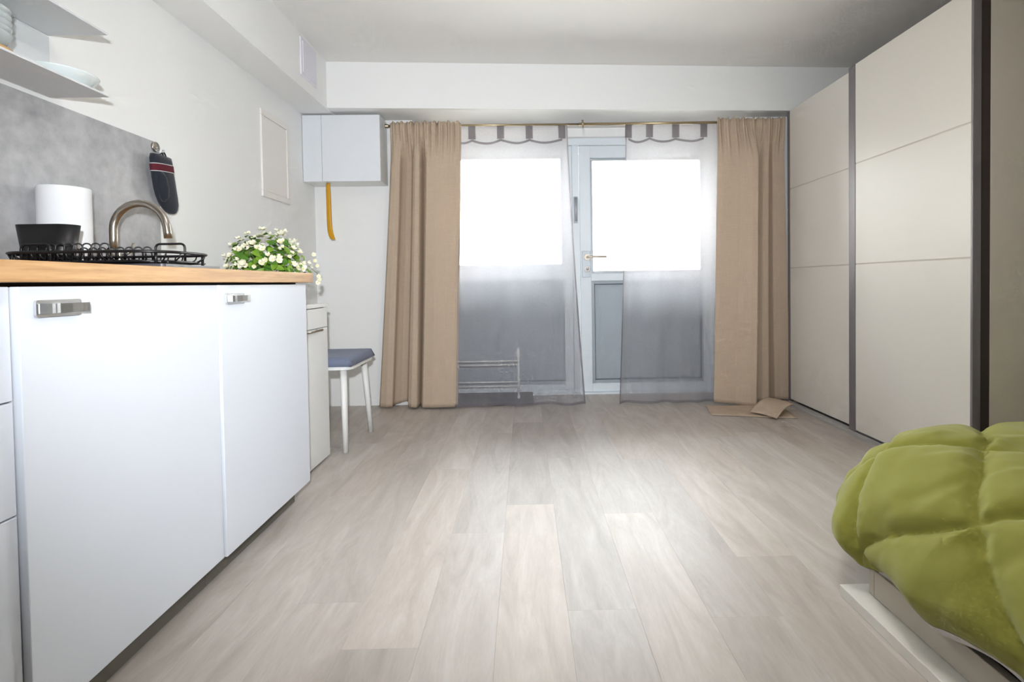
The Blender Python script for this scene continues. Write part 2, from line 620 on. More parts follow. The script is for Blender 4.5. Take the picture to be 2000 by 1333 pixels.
def leaf_unit(parent, x0, x1, gx0, gx1, gz0, gz1, px0, px1, pz0, pz1, ztop, zbot, y):
    """one glazed leaf: stiles and rails, pane above, inset panel below"""
    b = MB()
    b.box(x0, gx0, y, y + 0.06, zbot, ztop, 0.003)
    b.box(gx1, x1, y, y + 0.06, zbot, ztop, 0.003)
    b.box(gx0, gx1, y, y + 0.06, gz1, ztop, 0.003)
    b.box(gx0, gx1, y, y + 0.06, pz1, gz0, 0.003)
    b.box(gx0, gx1, y, y + 0.06, zbot, pz0, 0.003)
    if px0 > gx0 + 1e-4:
        b.box(gx0, px0, y, y + 0.06, pz0, pz1)
    if px1 < gx1 - 1e-4:
        b.box(px1, gx1, y, y + 0.06, pz0, pz1)
    b.build('sash_frame', M['frame'], parent)
    # glazing beads
    for (u0, u1, w0, w1, nm, bw) in ((gx0, gx1, gz0, gz1, 'glazing_bead', 0.018), (px0, px1, pz0, pz1, 'panel_bead', 0.024)):
        b = MB()
        b.box(u0, u0 + bw, y + 0.012, y + 0.05, w0, w1, 0.002)
        b.box(u1 - bw, u1, y + 0.012, y + 0.05, w0, w1, 0.002)
        b.box(u0 + bw, u1 - bw, y + 0.012, y + 0.05, w0, w0 + bw, 0.002)
        b.box(u0 + bw, u1 - bw, y + 0.012, y + 0.05, w1 - bw, w1, 0.002)
        b.build(nm, M['hinge'] if nm == 'glazing_bead' else M['inset'], parent)
    box_obj('pane', M['glass'], parent, gx0 + 0.012, gx1 - 0.012, y + 0.026, y + 0.034, gz0 + 0.012, gz1 - 0.012)
    bw = 0.024
    b = MB()
    for q in ((px0 + bw, px0 + bw + 0.006, pz0 + bw, pz1 - bw), (px1 - bw - 0.006, px1 - bw, pz0 + bw, pz1 - bw)):
        b.box(q[0], q[1], y + 0.024, y + 0.034, q[2], q[3])
    b.box(px0 + bw, px1 - bw, y + 0.024, y + 0.034, pz1 - bw - 0.006, pz1 - bw)
    b.box(px0 + bw, px1 - bw, y + 0.024, y + 0.034, pz0 + bw, pz0 + bw + 0.006)
    b.build('gasket', M['gasket'], parent)
    box_obj('lower_panel', M['inset'], parent, px0 + bw, px1 - bw, y + 0.030, y + 0.044, pz0 + bw, pz1 - bw)


leaf_unit(win, WX0 + 0.06, 0.384, WX0 + 0.14, 0.315, 1.005, 1.865, WX0 + 0.14, 0.345, 0.072, 0.90, 1.943, 0.03, YF + 0.012)
b = MB()
b.box(0.395, 0.425, YF - 0.016, YF, 1.34, 1.545, 0.004)
b.tube([(0.41, YF - 0.016, 1.35), (0.41, YF - 0.016, 1.535)], 0.010, 10)
b.build('hinge', M['hinge'], win)

door = empty('door_1', (0.98, YF + 0.04, 0), 'pale aluminium glazed door with grey lower panel and lever handle', kind='structure')
leaf_unit(door, 0.443, 1.518, 0.528, 1.412, 0.945, 1.845, 0.528, 1.425, 0.078, 0.885, 1.94, 0.012, YF + 0.004)
hd = MB()
hd.box(0.456, 0.52, YF - 0.002, YF + 0.006, 0.915, 1.12, 0.002)
hplate = hd.build('lock_plate', M['hinge'], door)
b = MB()
b.lathe([(0.024, YF - 0.010), (0.026, YF - 0.004), (0.026, YF + 0.002)], 0.495, 1.072, 20, 'Y')
b.tube([(0.495, YF - 0.005, 1.072), (0.495, YF - 0.05, 1.072), (0.500, YF - 0.058, 1.072), (0.512, YF - 0.06, 1.072), (0.64, YF - 0.06, 1.072)], 0.0095, 10)
b.build('lever_handle', M['satin'], door)
b = MB()
b.lathe([(0.0, YF - 0.012), (0.024, YF - 0.011), (0.027, YF - 0.004), (0.027, YF + 0.002)], 0.495, 0.978, 20, 'Y')
cyl = b.build('key_rosette', M['white'], door)
b = MB()
b.lathe([(0.0, YF - 0.018), (0.010, YF - 0.018), (0.010, YF - 0.008)], 0.495, 0.982, 14, 'Y')
b.build('lock_cylinder', M['chrome'], cyl)
b = MB()
b.box(WX0, 1.60, 4.06, YF + 0.12, -0.004, 0.012, 0.004)
tag(b.build('trim_3', M['frame']), 'pale metal threshold under the glazed door', kind='structure')
tag(box_obj('baseboard_left', M['white'], None, XL, XL + 0.012, 2.72, YW, 0, 0.06, 0.002), 'low white baseboard on the kitchen wall', kind='structure')

# ------------------------------------------------------------------ assumed ceiling lamp, added for fill light and unseen above the view
lamp = empty('added_fill_lamp', (0.45, 1.15, ZC), 'round flush ceiling lamp added as fill light, unseen above the view', 'lamp')
b = MB()
b.lathe([(0.235, ZC), (0.245, ZC - 0.01), (0.245, ZC - 0.05), (0.232, ZC - 0.055), (0.232, ZC - 0.012), (0.0, ZC - 0.010)], 0.45, 1.15, 40)
b.build('housing', M['white'], lamp)
b = MB()
b.lathe([(0.230, ZC - 0.050), (0.225, ZC - 0.066), (0.15, ZC - 0.080), (0.0, ZC - 0.086)], 0.45, 1.15, 40)
b.build('diffuser', M['fill_lamp_glow'], lamp)

# ================================================================== wardrobe
S = 0.972
WF = 1.823                               # face of the near sliding door
WY0, WYM, WY1 = 2.10, 2.847, 3.655
WZT, WZB, WL1, WL2 = 2.045, 0.036, 1.504, 0.954
ward = empty('wardrobe', (2.17, 2.88, 0), 'tall off-white wardrobe with two sliding doors in grey aluminium profiles', 'wardrobe')
CX0, CX1 = 1.898, 2.48
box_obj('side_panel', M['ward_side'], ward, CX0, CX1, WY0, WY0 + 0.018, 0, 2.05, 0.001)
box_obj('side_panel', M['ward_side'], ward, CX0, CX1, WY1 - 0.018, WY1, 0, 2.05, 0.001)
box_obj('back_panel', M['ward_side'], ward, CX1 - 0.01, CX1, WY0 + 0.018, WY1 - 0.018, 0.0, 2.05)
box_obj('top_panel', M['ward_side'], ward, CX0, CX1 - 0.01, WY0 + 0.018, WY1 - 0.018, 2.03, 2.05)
box_obj('bottom_panel', M['ward_side'], ward, CX0, CX1 - 0.01, WY0 + 0.018, WY1 - 0.018, 0.03, 0.05)
b = MB()
b.box(1.828, 1.898, WY0 + 0.02, WY1, 0.0, 0.012, 0.001)
b.box(1.856, 1.862, WY0 + 0.02, WY1, 0.012, 0.022)
b.box(1.832, 1.836, WY0 + 0.02, WY1, 0.012, 0.02)
b.build('bottom_rail', M['rail'], ward)
box_obj('gap_shade_strip', M['dark_gap'], ward, 1.857, 1.897, WY0 + 0.001, WY0 + 0.012, 0.03, 2.045)  # added filler behind the door end; the gap's shade is put into its colour
b = MB()
b.box(1.870, 1.898, WY0 + 0.02, WY1, 2.046, 2.052, 0.001)
b.build('top_rail', M['alu'], ward)


def sliding_door(name, xf, y0, y1, far_prof, near_prof):
    b = MB()
    b.box(xf - 0.002, xf + 0.032, y1 - far_prof, y1, WZB - 0.008, WZT, 0.002)
    b.box(xf - 0.002, xf + 0.032, y0, y0 + near_prof, WZB - 0.008, WZT, 0.002)
    b.box(xf + 0.010, xf + 0.028, y0 + near_prof, y1 - far_prof, WZB - 0.006, WZB)
    b.box(xf + 0.012, xf + 0.026, y0 + near_prof, y1 - far_prof, WZB, WZT - 0.002)
    d = b.build(name, M['alu'], ward)
    for z in (WL1, WL2):
        box_obj('panel_joint', M['ward_joint'], d, xf + 0.002, xf + 0.012, y0 + near_prof, y1 - far_prof, z - 0.0035, z + 0.0035)
    zs = [WZB, WL2, WL1, WZT]
    for a, c in zip(zs, zs[1:]):
        box_obj('door_panel', M['ward'], d, xf, xf + 0.012, y0 + near_prof, y1 - far_prof, a + (0.0035 if a > 0.1 else 0), c - (0.0035 if c < 2 else 0), 0.001)
    return d


sliding_door('sliding_door', WF, WY0 - 0.006, WYM + 0.06, 0.058, 0.012)
sliding_door('sliding_door', WF + 0.036, WYM - 0.03, WY1, 0.03, 0.03)

# ================================================================== kitchen run
KX = -0.888          # face of the doors
KY0, KY1, KY2 = 0.937, 1.537, 2.137
KB, KT = 0.085, 0.885
WALLG = XL + 0.002


def base_cabinet(y0, y1, label, xf):
    r = empty('kitchen_cabinet', ((WALLG + KX) / 2, (y0 + y1) / 2, 0), label, 'cabinet', 'kitchen base cabinets under the oak worktop')
    b = MB()
    t = 0.018
    b.box(WALLG, xf - 0.021, y0 + 0.0005, y0 + t, KB, KT)
    b.box(WALLG, xf - 0.021, y1 - t, y1 - 0.0005, KB, KT)
    b.box(WALLG, xf - 0.021, y0 + t, y1 - t, KB, KB + t)
    b.box(WALLG, WALLG + 0.01, y0 + t, y1 - t, KB + t, KT)
    b.build('body', M['white'], r)
    box_obj('plinth', M['plinth'], r, -0.966, -0.950, y0 + 0.001, y1 - 0.001, 0, KB - 0.002)
    return r


def pull_handle(parent, xf, y0):
    """chrome pull: a flat back plate with a bent flap standing off it"""
    z0, z1 = 0.829, 0.861
    b = MB()
    b.prism([(y0 + p[0], p[1]) for p in rrect(0, 0.098, z0, z1, 0.005)], 'X', xf - 0.001, xf + 0.005)
    pl = b.build('handle', M['chrome'], parent)
    b = MB()
    prof = [(0.006, 0.006), (0.010, 0.016), (0.016, 0.020), (0.024, 0.019), (0.032, 0.015), (0.040, 0.014), (0.060, 0.020), (0.080, 0.024), (0.094, 0.025)]
    up = [(y0 + a, xf + c) for a, c in prof]
    dn = [(y0 + a, xf + c - 0.0025) for a, c in prof[::-1]]
    pts = up + dn
    A = [b.bm.verts.new((x, y, z0 + 0.007)) for y, x in pts]
    B = [b.bm.verts.new((x, y, z1 - 0.007)) for y, x in pts]
    n = len(pts)
    for i in range(n):
        b._f([A[i], A[(i + 1) % n], B[(i + 1) % n], B[i]])
    for i in range(len(prof) - 1):
        j = n - 1 - i
        b._f([A[i], A[i + 1], A[j - 1], A[j]])
        b._f([B[i], B[j], B[j - 1], B[i + 1]])
    b.build('flap', M['chrome'], pl)


cab = base_cabinet(KY0, KY1, 'white base cabinet with chrome pull, between the drawers and the far cabinet', KX)
d = box_obj('door', M['kitchen'], cab, KX - 0.019, KX - 0.003, KY0 + 0.0015, KY1 - 0.0015, KB + 0.001, 0.886, 0.0015)
pull_handle(d, KX - 0.003, 0.966)
cab = base_cabinet(KY1, KY2, 'white base cabinet with chrome pull at the far end of the worktop', KX)
d = box_obj('door', M['kitchen'], cab, KX - 0.019, KX + 0.004, KY1 + 0.0015, KY2 - 0.0015, KB + 0.001, 0.886, 0.0015)
pull_handle(d, KX + 0.004, 1.564)
cab = base_cabinet(KY0 - 0.6, KY0, 'white drawer cabinet cut by the left edge of the picture', KX - 0.012)
for a, c in ((0.086, 0.4785), (0.4815, 0.6815), (0.6845, 0.886)):
    box_obj('drawer', M['kitchen'], cab, KX - 0.032, KX - 0.016, KY0 - 0.5985, KY0 - 0.0015, a, c, 0.0015)

wt = empty('worktop', (-1.19, 1.24, 0.8935), 'oak worktop on the white kitchen cabinets', 'worktop')
box_obj('oak_slab', M['oak'], wt, WALLG, -0.868, KY0 - 0.6, 2.168, 0.8935, 0.932, 0.0015)
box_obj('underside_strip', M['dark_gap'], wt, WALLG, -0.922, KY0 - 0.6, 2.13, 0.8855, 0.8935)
ZT = 0.932

bs = MB()
bs.box(XL + 0.001, XL + 0.010, KY0 - 0.6, 2.186, ZT, 1.474, 0.001)
tag(bs.build('backsplash_panel', M['concrete']), 'grey concrete-look backsplash panel above the worktop', 'backsplash')

# ------------------------------------------------------------------ faucet
fb = (-1.385, 1.80)
fa = empty('kitchen_faucet', (fb[0], fb[1], ZT), 'brushed nickel kitchen faucet with high curved spout', 'faucet')
b = MB()
b.lathe([(0.025, ZT), (0.025, ZT + 0.006), (0.020, ZT + 0.010), (0.0175, ZT + 0.03), (0.0175, ZT + 0.075), (0.013, ZT + 0.085)], fb[0], fb[1], 24)
b.build('body', M['nickel'], fa)
R_, zc_ = 0.089, 1.078
path = [(fb[0], fb[1], ZT + 0.08), (fb[0], fb[1], 1.0), (fb[0], fb[1], 1.05)]
path += [(fb[0] + R_ - R_ * math.cos(t), fb[1], zc_ + R_ * math.sin(t)) for t in [PI * k / 22 for k in range(0, 22)]]
path += [(fb[0] + 2 * R_ + 0.002, fb[1], zc_ - 0.008), (fb[0] + 2 * R_ + 0.004, fb[1], zc_ - 0.030)]
b = MB()
b.tube(path, 0.0125, 16)
b.build('spout', M['nickel'], fa)
b = MB()
b.tube([(fb[0], fb[1] + 0.012, ZT + 0.055), (fb[0], fb[1] + 0.034, ZT + 0.057)], 0.009, 12)
b.tube([(fb[0], fb[1] + 0.030, ZT + 0.057), (fb[0] + 0.02, fb[1] + 0.045, ZT + 0.075), (fb[0] + 0.028, fb[1] + 0.052, ZT + 0.105)], [0.0055, 0.005, 0.004], 10)
b.build('lever', M['nickel'], fa)

# ------------------------------------------------------------------ paper towel roll
pr = empty('paper_towel_roll', (-1.42, 1.655, ZT), 'thick white paper towel roll standing by the backsplash', 'paper towel')
b = MB()
b.lathe([(0.020, ZT + 0.004), (0.0645, ZT + 0.003), (0.066, ZT + 0.006), (0.066, ZT + 0.259), (0.0645, ZT + 0.262), (0.022, ZT + 0.262), (0.020, ZT + 0.260)], -1.42, 1.655, 48)
b.build('roll', M['paper'], pr)
b = MB()
b.lathe([(0.020, ZT + 0.004), (0.020, ZT + 0.258), (0.018, ZT + 0.258), (0.018, ZT + 0.004)], -1.42, 1.655, 24)
b.build('core', M['bamboo'], pr)

# ------------------------------------------------------------------ dish rack
DX0, DX1, DY0, DY1 = -1.368, -0.936, 1.365, 1.625
ZR = 0.976
ZBT = ZT + 0.020
rk = empty('dish_rack', ((DX0 + DX1) / 2, (DY0 + DY1) / 2, ZT), 'black wire dish rack on the oak worktop', 'dish rack')
ring = rrect(DX0, DX1, DY0, DY1, 0.085, 6)
ring2 = rrect(DX0 + 0.02, DX1 - 0.02, DY0 + 0.02, DY1 - 0.02, 0.07, 6)
b = MB()
b.tube([(x, y, ZR) for x, y in ring], 0.0040, 8, closed=True)
b.build('rim', M['black_wire'], rk)
b = MB()
b.tube([(x, y, ZBT) for x, y in ring2], 0.0032, 8, closed=True)
b.build('bottom_ring', M['black_wire'], rk)


def side_wire(a, c):
    b = MB()
    b.tube([(a[0], a[1], ZR), (a[0] * 0.8 + c[0] * 0.2, a[1] * 0.8 + c[1] * 0.2, ZT + 0.032), (c[0], c[1], ZBT)], 0.0020, 6)
    b.build('side_wire', M['black_wire'], rk)


for k in range(1, len(ring), 2):
    side_wire(ring[k], ring2[k])
for k in range(1, 12):
    xw = DX0 + 0.085 + (DX1 - DX0 - 0.17) * k / 12
    side_wire((xw, DY0), (xw, DY0 + 0.02))
    side_wire((xw, DY1), (xw, DY1 - 0.02))
# two rows of plate loops
for y, x0_, n_, h, dxl in ((1.415, -1.300, 9, 1.001, 0.0234), (1.550, -1.305, 9, 1.000, 0.0260)):
    for k in range(n_):
        xc = x0_ + dxl * k
        pts = [(xc + 0.0085 * math.cos(PI * t / 12), y + 0.004 * math.cos(PI * t / 12), h - 0.0085 + 0.0085 * math.sin(PI * t / 12)) for t in range(13)]
        pts = [(xc + 0.0105, y + 0.008, ZBT)] + pts + [(xc - 0.0105, y - 0.008, ZBT)]
        b = MB()
        b.tube(pts, 0.0020, 6)
        b.build('plate_loop', M['black_wire'], rk)
for yw in (1.40, 1.43, 1.49, 1.535, 1.565, 1.595):
    b = MB()
    b.tube([(DX0 + 0.022, yw, ZBT - 0.002), (DX1 - 0.022, yw, ZBT - 0.002)], 0.0024, 6)
    b.build('bottom_wire', M['black_wire'], rk)
for ye, xa, xb, zt in ((DY1 - 0.004, -1.122, -1.034, 1.014), (DY0 + 0.004, -1.288, -1.215, 0.996)):
    b = MB()
    pts = [(xa, ye, ZT + 0.012), (xa, ye, zt - 0.012)] + [(xa + 0.012 - 0.012 * math.cos(t), ye, zt - 0.012 + 0.012 * math.sin(t)) for t in (0.5, 1.0, 1.5)]
    pts += [(xb - 0.012 + 0.012 * math.cos(t), ye, zt - 0.012 + 0.012 * math.sin(t)) for t in (1.5, 1.0, 0.5)] + [(xb, ye, zt - 0.012), (xb, ye, ZT + 0.012)]
    b.tube(pts, 0.0034, 8)
    b.build('handle', M['black_wire'], rk)
for lx, ly in ((DX0 + 0.03, DY0 + 0.03), (DX1 - 0.03, DY0 + 0.03), (DX0 + 0.03, DY1 - 0.03), (DX1 - 0.03, DY1 - 0.03)):
    b = MB()
    b.tube([(lx, ly, ZR), (lx, ly, ZT + 0.011)], 0.0040, 8)
    b.build('leg', M['black_wire'], rk)
b = MB()
b.prism(rrect(DX0 - 0.005, DX1 + 0.006, DY0 + 0.005, DY1 + 0.005, 0.01), 'Z', ZT + 0.0005, ZT + 0.011)
b.build('drip_tray', M['dark_slab'], rk)

# cutlery holder standing at the wall end of the rack
ch = empty('cutlery_holder', (-1.352, 1.475, ZBT + 0.003), 'black tapered cutlery holder in the dish rack', 'cutlery holder')
cx_, cy_ = -1.322, 1.478


def dshape(s, n=14):
    w, l = 0.034 * s, 0.070 * s
    pts = arc(0, -l + w, w, PI, 2 * PI, n) + arc(0, l - w * 0.5, w, 0.15, PI - 0.15, n)
    return pts


b = MB()
lv = [(0.80, ZBT + 0.003), (0.83, ZBT + 0.02), (1.0, 1.058), (0.95, 1.058), (0.80, ZBT + 0.025)]
rings = []
for s_, z in lv:
    rings.append([b.bm.verts.new((cx_ + p[1], cy_ + p[0], z)) for p in dshape(s_)])
for a, c in zip(rings, rings[1:]):
    for k in range(len(a)):
        b._f([a[k], a[(k + 1) % len(a)], c[(k + 1) % len(a)], c[k]], True)
b._f(rings[0])
b._f(rings[-1])
b.build('cup', M['black_plastic'], ch)

# ------------------------------------------------------------------ steel wall shelves and dishes
for z, lab in ((1.490, 'lowest white steel wall shelf, holding the dishes'), (1.686, 'second white steel wall shelf above the dishes'), (1.882, 'topmost white steel wall shelf, at the upper edge of the picture')):
    sh = empty('wall_shelf', (-1.40, 1.31, z), lab, 'shelf', 'steel wall shelves above the backsplash')
    b = MB()
    b.box(XL + 0.002, -1.311, 0.908, 1.708, z, z + 0.003, 0.0008)
    b.box(-1.314, -1.311, 0.908, 1.708, z + 0.003, z + 0.006)
    b.build('plate', M['steel_shelf'], sh)
    b = MB()
    b.box(XL + 0.001, XL + 0.004, 0.908, 1.708, z + 0.003, z + 0.192)
    b.build('back_plate', M['steel_shelf'], sh)
ZS = 1.4935
b = MB()
b.lathe([(0.050, ZS), (0.054, ZS + 0.004), (0.080, ZS + 0.013), (0.098, ZS + 0.033), (0.100, ZS + 0.037), (0.096, ZS + 0.037), (0.076, ZS + 0.018), (0.05, ZS + 0.010), (0.0, ZS + 0.009)], -1.398, 1.62, 44)
tag(b.build('serving_bowl', M['porcelain']), 'wide white porcelain bowl at the end of the lowest shelf', 'bowl')
b = MB()
b.lathe([(0.066, ZS), (0.068, ZS + 0.003), (0.068, ZS + 0.02), (0.064, ZS + 0.023), (0.0, ZS + 0.023)], -1.405, 1.395, 36)
tag(b.build('wooden_coaster', M['bamboo']), 'round pale wood board under the stacked grey bowls', 'board')
for k in range(5):
    z0 = ZS + 0.024 + 0.016 * k
    b = MB()
    b.lathe([(0.034, z0), (0.037, z0 + 0.003), (0.056, z0 + 0.014), (0.066, z0 + 0.036), (0.067, z0 + 0.039), (0.064, z0 + 0.039), (0.053, z0 + 0.019), (0.034, z0 + 0.009), (0.0, z0 + 0.008)], -1.405, 1.395, 36)
    o = b.build('bowl', M['grey_ceramic'])
    tag(o, ['bottom grey bowl of the shelf stack, resting on the wooden board', 'second grey bowl from the bottom of the shelf stack', 'middle grey bowl of the five stacked on the shelf', 'second grey bowl from the top of the shelf stack', 'topmost grey bowl of the stack on the lowest shelf'][k], 'bowl', 'stack of grey bowls on the shelf')

# ------------------------------------------------------------------ hook and oven mitt
hk = empty('wall_hook', (XL + 0.012, 2.168, 1.452), 'small steel adhesive hook at the end of the backsplash', 'hook')
b = MB()
b.lathe([(0.0, XL + 0.018), (0.020, XL + 0.017), (0.021, XL + 0.014), (0.021, XL + 0.010)], 2.165, 1.452, 24, 'X')
b.build('plate', M['nickel'], hk)
b = MB()
b.tube([(XL + 0.016, 2.165, 1.447), (XL + 0.020, 2.165, 1.432), (XL + 0.030, 2.165, 1.424), (XL + 0.042, 2.165, 1.430), (XL + 0.045, 2.165, 1.440)], 0.004, 10)
b.build('prong', M['chrome'], hk)

mt_ = empty('oven_mitt', (XL + 0.045, 2.17, 1.19), 'navy quilted oven mitt with red band hanging on the hook', 'oven mitt')
# outline in (y, z): cuff on top, thumb folded to the near side
xm = XL + 0.042


def mitt_body(y0w, z0, z1):
    cols = [(1.412, 2.098, 2.208), (1.395, 2.096, 2.210), (1.36, 2.100, 2.216), (1.32, 2.105, 2.224), (1.28, 2.113, 2.232), (1.25, 2.124, 2.238), (1.225, 2.140, 2.240), (1.205, 2.158, 2.238), (1.192, 2.176, 2.230), (1.186, 2.195, 2.215)]
    return cols


b = MB()
cols = mitt_body(0, 0, 0)
nk = 20
rings = []
for z, ya, yb in cols:
    yc, hw = (ya + yb) / 2, (yb - ya) / 2
    th = 0.020 if z < 1.40 else 0.016
    th *= min(1.0, 0.45 + (z - 1.186) * 14)
    ring_ = []
    for k in range(nk):
        a = 2 * PI * k / nk
        ring_.append(b.bm.verts.new((xm + th * math.copysign(abs(math.sin(a)) ** 0.7, math.sin(a)), yc + hw * math.copysign(abs(math.cos(a)) ** 0.8, math.cos(a)), z)))
    rings.append(ring_)
for a, c in zip(rings, rings[1:]):
    for k in range(nk):
        b._f([a[k], a[(k + 1) % nk], c[(k + 1) % nk], c[k]], True)
b._f(rings[0])
b._f(rings[-1])
b.build('mitten', M['navy'], mt_)
b = MB()
b.tube([(xm + 0.010, 2.132, 1.342), (xm + 0.016, 2.131, 1.322), (xm + 0.019, 2.134, 1.28), (xm + 0.017, 2.140, 1.245), (xm + 0.011, 2.144, 1.228)], [0.010, 0.017, 0.020, 0.017, 0.006], 14)
b.build('thumb', M['navy'], mt_)
for zb0, zb1, mm, nm in ((1.352, 1.376, 'mitt_red', 'red_band'), (1.377, 1.380, 'mitt_white', 'piping'), (1.348, 1.351, 'mitt_white', 'piping')):
    b = MB()
    rr = []
    for z in (zb0, zb1):
        t = (1.395 - z) / 0.035 if z > 1.36 else 1 + (1.36 - z) / 0.04
        if z > 1.36:
            ya, yb = 2.096 + 0.004 * t, 2.210 + 0.006 * t
        else:
            ya, yb = 2.100 + 0.005 * (t - 1), 2.216 + 0.008 * (t - 1)
        yc, hw = (ya + yb) / 2, (yb - ya) / 2 + 0.0012
        rr.append([b.bm.verts.new((xm + 0.0215 * math.copysign(abs(math.sin(2 * PI * k / nk)) ** 0.7, math.sin(2 * PI * k / nk)), yc + hw * math.copysign(abs(math.cos(2 * PI * k / nk)) ** 0.8, math.cos(2 * PI * k / nk)), z + 0.006 * math.cos(2 * PI * k / nk))) for k in range(nk)])
    for k in range(nk):
        b._f([rr[0][k], rr[0][(k + 1) % nk], rr[1][(k + 1) % nk], rr[1][k]], True)
    b.build(nm, M[mm], mt_)
b = MB()
b.tube([(xm, 2.175, 1.408), (xm - 0.006, 2.170, 1.428), (xm - 0.004, 2.168, 1.436), (xm + 0.002, 2.172, 1.428), (xm + 0.004, 2.182, 1.408)], 0.003, 8)
b.build('loop', M['navy'], mt_)

# ------------------------------------------------------------------ electrical panel and vent
ep = empty('electrical_panel', (XL, 3.22, 1.40), 'cream rectangular electrical panel cover on the left wall', 'electrical panel')
ey0, ey1, ez0, ez1 = 3.045, 3.40, 1.40, 1.905
b = MB()
w_ = 0.035
for q in ((ey0, ey1, ez1 - w_, ez1), (ey0, ey1, ez0, ez0 + w_), (ey0, ey0 + w_, ez0 + w_, ez1 - w_), (ey1 - w_, ey1, ez0 + w_, ez1 - w_)):
    b.box(XL, XL + 0.012, q[0], q[1], q[2], q[3], 0.003)
b.build('frame', M['cream'], ep)
box_obj('door', M['cream'], ep, XL + 0.001, XL + 0.007, ey0 + w_ + 0.002, ey1 - w_ - 0.002, ez0 + w_ + 0.002, ez1 - w_ - 0.002, 0.001)

vt = empty('vent_cover', (-1.297, 3.25, 2.13), 'pale plastic vent cover on the soffit near the ceiling', 'vent')
b = MB()
vy0, vy1, vz0, vz1 = 3.13, 3.36, 2.125, 2.350
b.box(-1.300, -1.288, vy0, vy1, vz0, vz1, 0.004)
b.build('cover', M['vent'], vt)
b = MB()
b.box(-1.290, -1.284, vy0 + 0.02, vy1 - 0.02, vz0 + 0.02, vz1 - 0.02, 0.002)
b.build('baffle', M['vent'], vt)

# ------------------------------------------------------------------ hung cabinet by the window
hc = empty('wall_cabinet', (-1.235, 3.72, 1.59), 'glossy white two-door cabinet hung in the corner beside the window', 'cabinet')
HX0, HX1, HY0, HZ0, HZ1 = XL + 0.002, -0.972, 3.622, 1.592, 2.045
b = MB()
t = 0.016
b.box(HX0, HX1, HY0 + 0.018, YW - 0.002, HZ0, HZ0 + t)
b.box(HX0, HX1, HY0 + 0.018, YW - 0.002, HZ1 - t, HZ1)
b.box(HX0, HX0 + t, HY0 + 0.018, YW - 0.002, HZ0 + t, HZ1 - t)
b.box(HX1 - t, HX1, HY0 + 0.018, YW - 0.002, HZ0 + t, HZ1 - t)
b.build('body', M['white'], hc)
HM = -1.368
box_obj('door', M['glossy_white'], hc, HX0 + 0.001, HM - 0.001, HY0, HY0 + 0.017, HZ0, HZ1 - 0.002, 0.001)
box_obj('door', M['glossy_white'], hc, HM + 0.001, HX1, HY0, HY0 + 0.017, HZ0, HZ1 - 0.002, 0.001)

# ------------------------------------------------------------------ yellow shoehorn
sh = empty('shoehorn', (-1.33, 3.66, 1.19), 'long mustard-yellow shoehorn hanging below the hung cabinet', 'shoehorn')
b = MB()
xs, ys = -1.345, 3.66
prof = [(1.588, 0.0, 0.013), (1.55, 0.0, 0.015), (1.45, 0.002, 0.016), (1.35, 0.003, 0.0165), (1.28, 0.006, 0.017), (1.24, 0.013, 0.018), (1.215, 0.022, 0.017), (1.20, 0.032, 0.013), (1.197, 0.036, 0.007)]


def horn(u, v):
    z, dx, hw = spline(prof, u)
    a = (v - 0.5) * 2
    return (xs + dx + hw * a, ys - 0.004 + 0.006 * a * a - 0.4 * dx, z)


b.grid(horn, 40, 8)
solidify(b.build('blade', M['yellow'], sh), 0.003)
b = MB()
b.tube([(xs, ys, 1.584), (xs, ys - 0.008, 1.58), (xs, ys - 0.008, 1.590)], 0.003, 8)
b.build('hanging_pin', M['nickel'], sh)

# ------------------------------------------------------------------ low cabinet behind the kitchen run
lc = empty('drawer_cabinet', (-1.25, 2.46, 0), 'slim white cabinet with drawer and bar handle beyond the worktop', 'cabinet')
LX, LY0, LY1, LZ = -1.012, 2.215, 2.70, 0.79
b = MB()
b.box(WALLG, LX - 0.018, LY0, LY1, 0.02, LZ - 0.018)
b.build('body', M['white'], lc)
box_obj('top', M['white'], lc, WALLG, LX + 0.004, LY0 - 0.004, LY1 + 0.004, LZ - 0.018, LZ, 0.002)
box_obj('drawer', M['white'], lc, LX - 0.018, LX, LY0 + 0.002, LY1 - 0.002, 0.672, LZ - 0.023, 0.0015)
dd = box_obj('door', M['white'], lc, LX - 0.018, LX, LY0 + 0.002, LY1 - 0.002, 0.012, 0.668, 0.0015)
b = MB()
b.tube([(LX, 2.33, 0.664), (LX + 0.020, 2.33, 0.664)], 0.004, 8)
b.tube([(LX, 2.55, 0.664), (LX + 0.020, 2.55, 0.664)], 0.004, 8)
b.tube([(LX + 0.020, 2.30, 0.664), (LX + 0.020, 2.58, 0.664)], 0.0055, 10)
b.build('handle', M['nickel'], dd)

# ------------------------------------------------------------------ stool with cushion
st = empty('stool', (-1.10, 2.93, 0), 'white four-legged stool by the back wall', 'stool')
SX0, SX1, SY0, SY1 = -1.30, -0.905, 2.72, 3.14
b = MB()
b.prism(rrect(SX0, SX1, SY0, SY1, 0.05, 6), 'Z', 0.440, 0.458)
b.build('seat', M['white'], st)
for (bx, by), (tx, ty) in (((-0.952, 2.755), (-0.962, 2.775)), ((-0.932, 3.14), (-0.955, 3.10)), ((-1.27, 2.755), (-1.25, 2.775)), ((-1.27, 3.14), (-1.25, 3.10))):
    b = MB()
    b.tube([(bx, by, 0.0), (bx * 0.5 + tx * 0.5, by * 0.5 + ty * 0.5, 0.22), (tx, ty, 0.441)], [0.0175, 0.020, 0.023], 14, squash=(1, 0.8))
    b.build('leg', M['white'], st)
cu = empty('seat_cushion', (-1.10, 2.93, 0.458), 'thin slate-blue square cushion on the white stool', 'cushion')
b = MB()


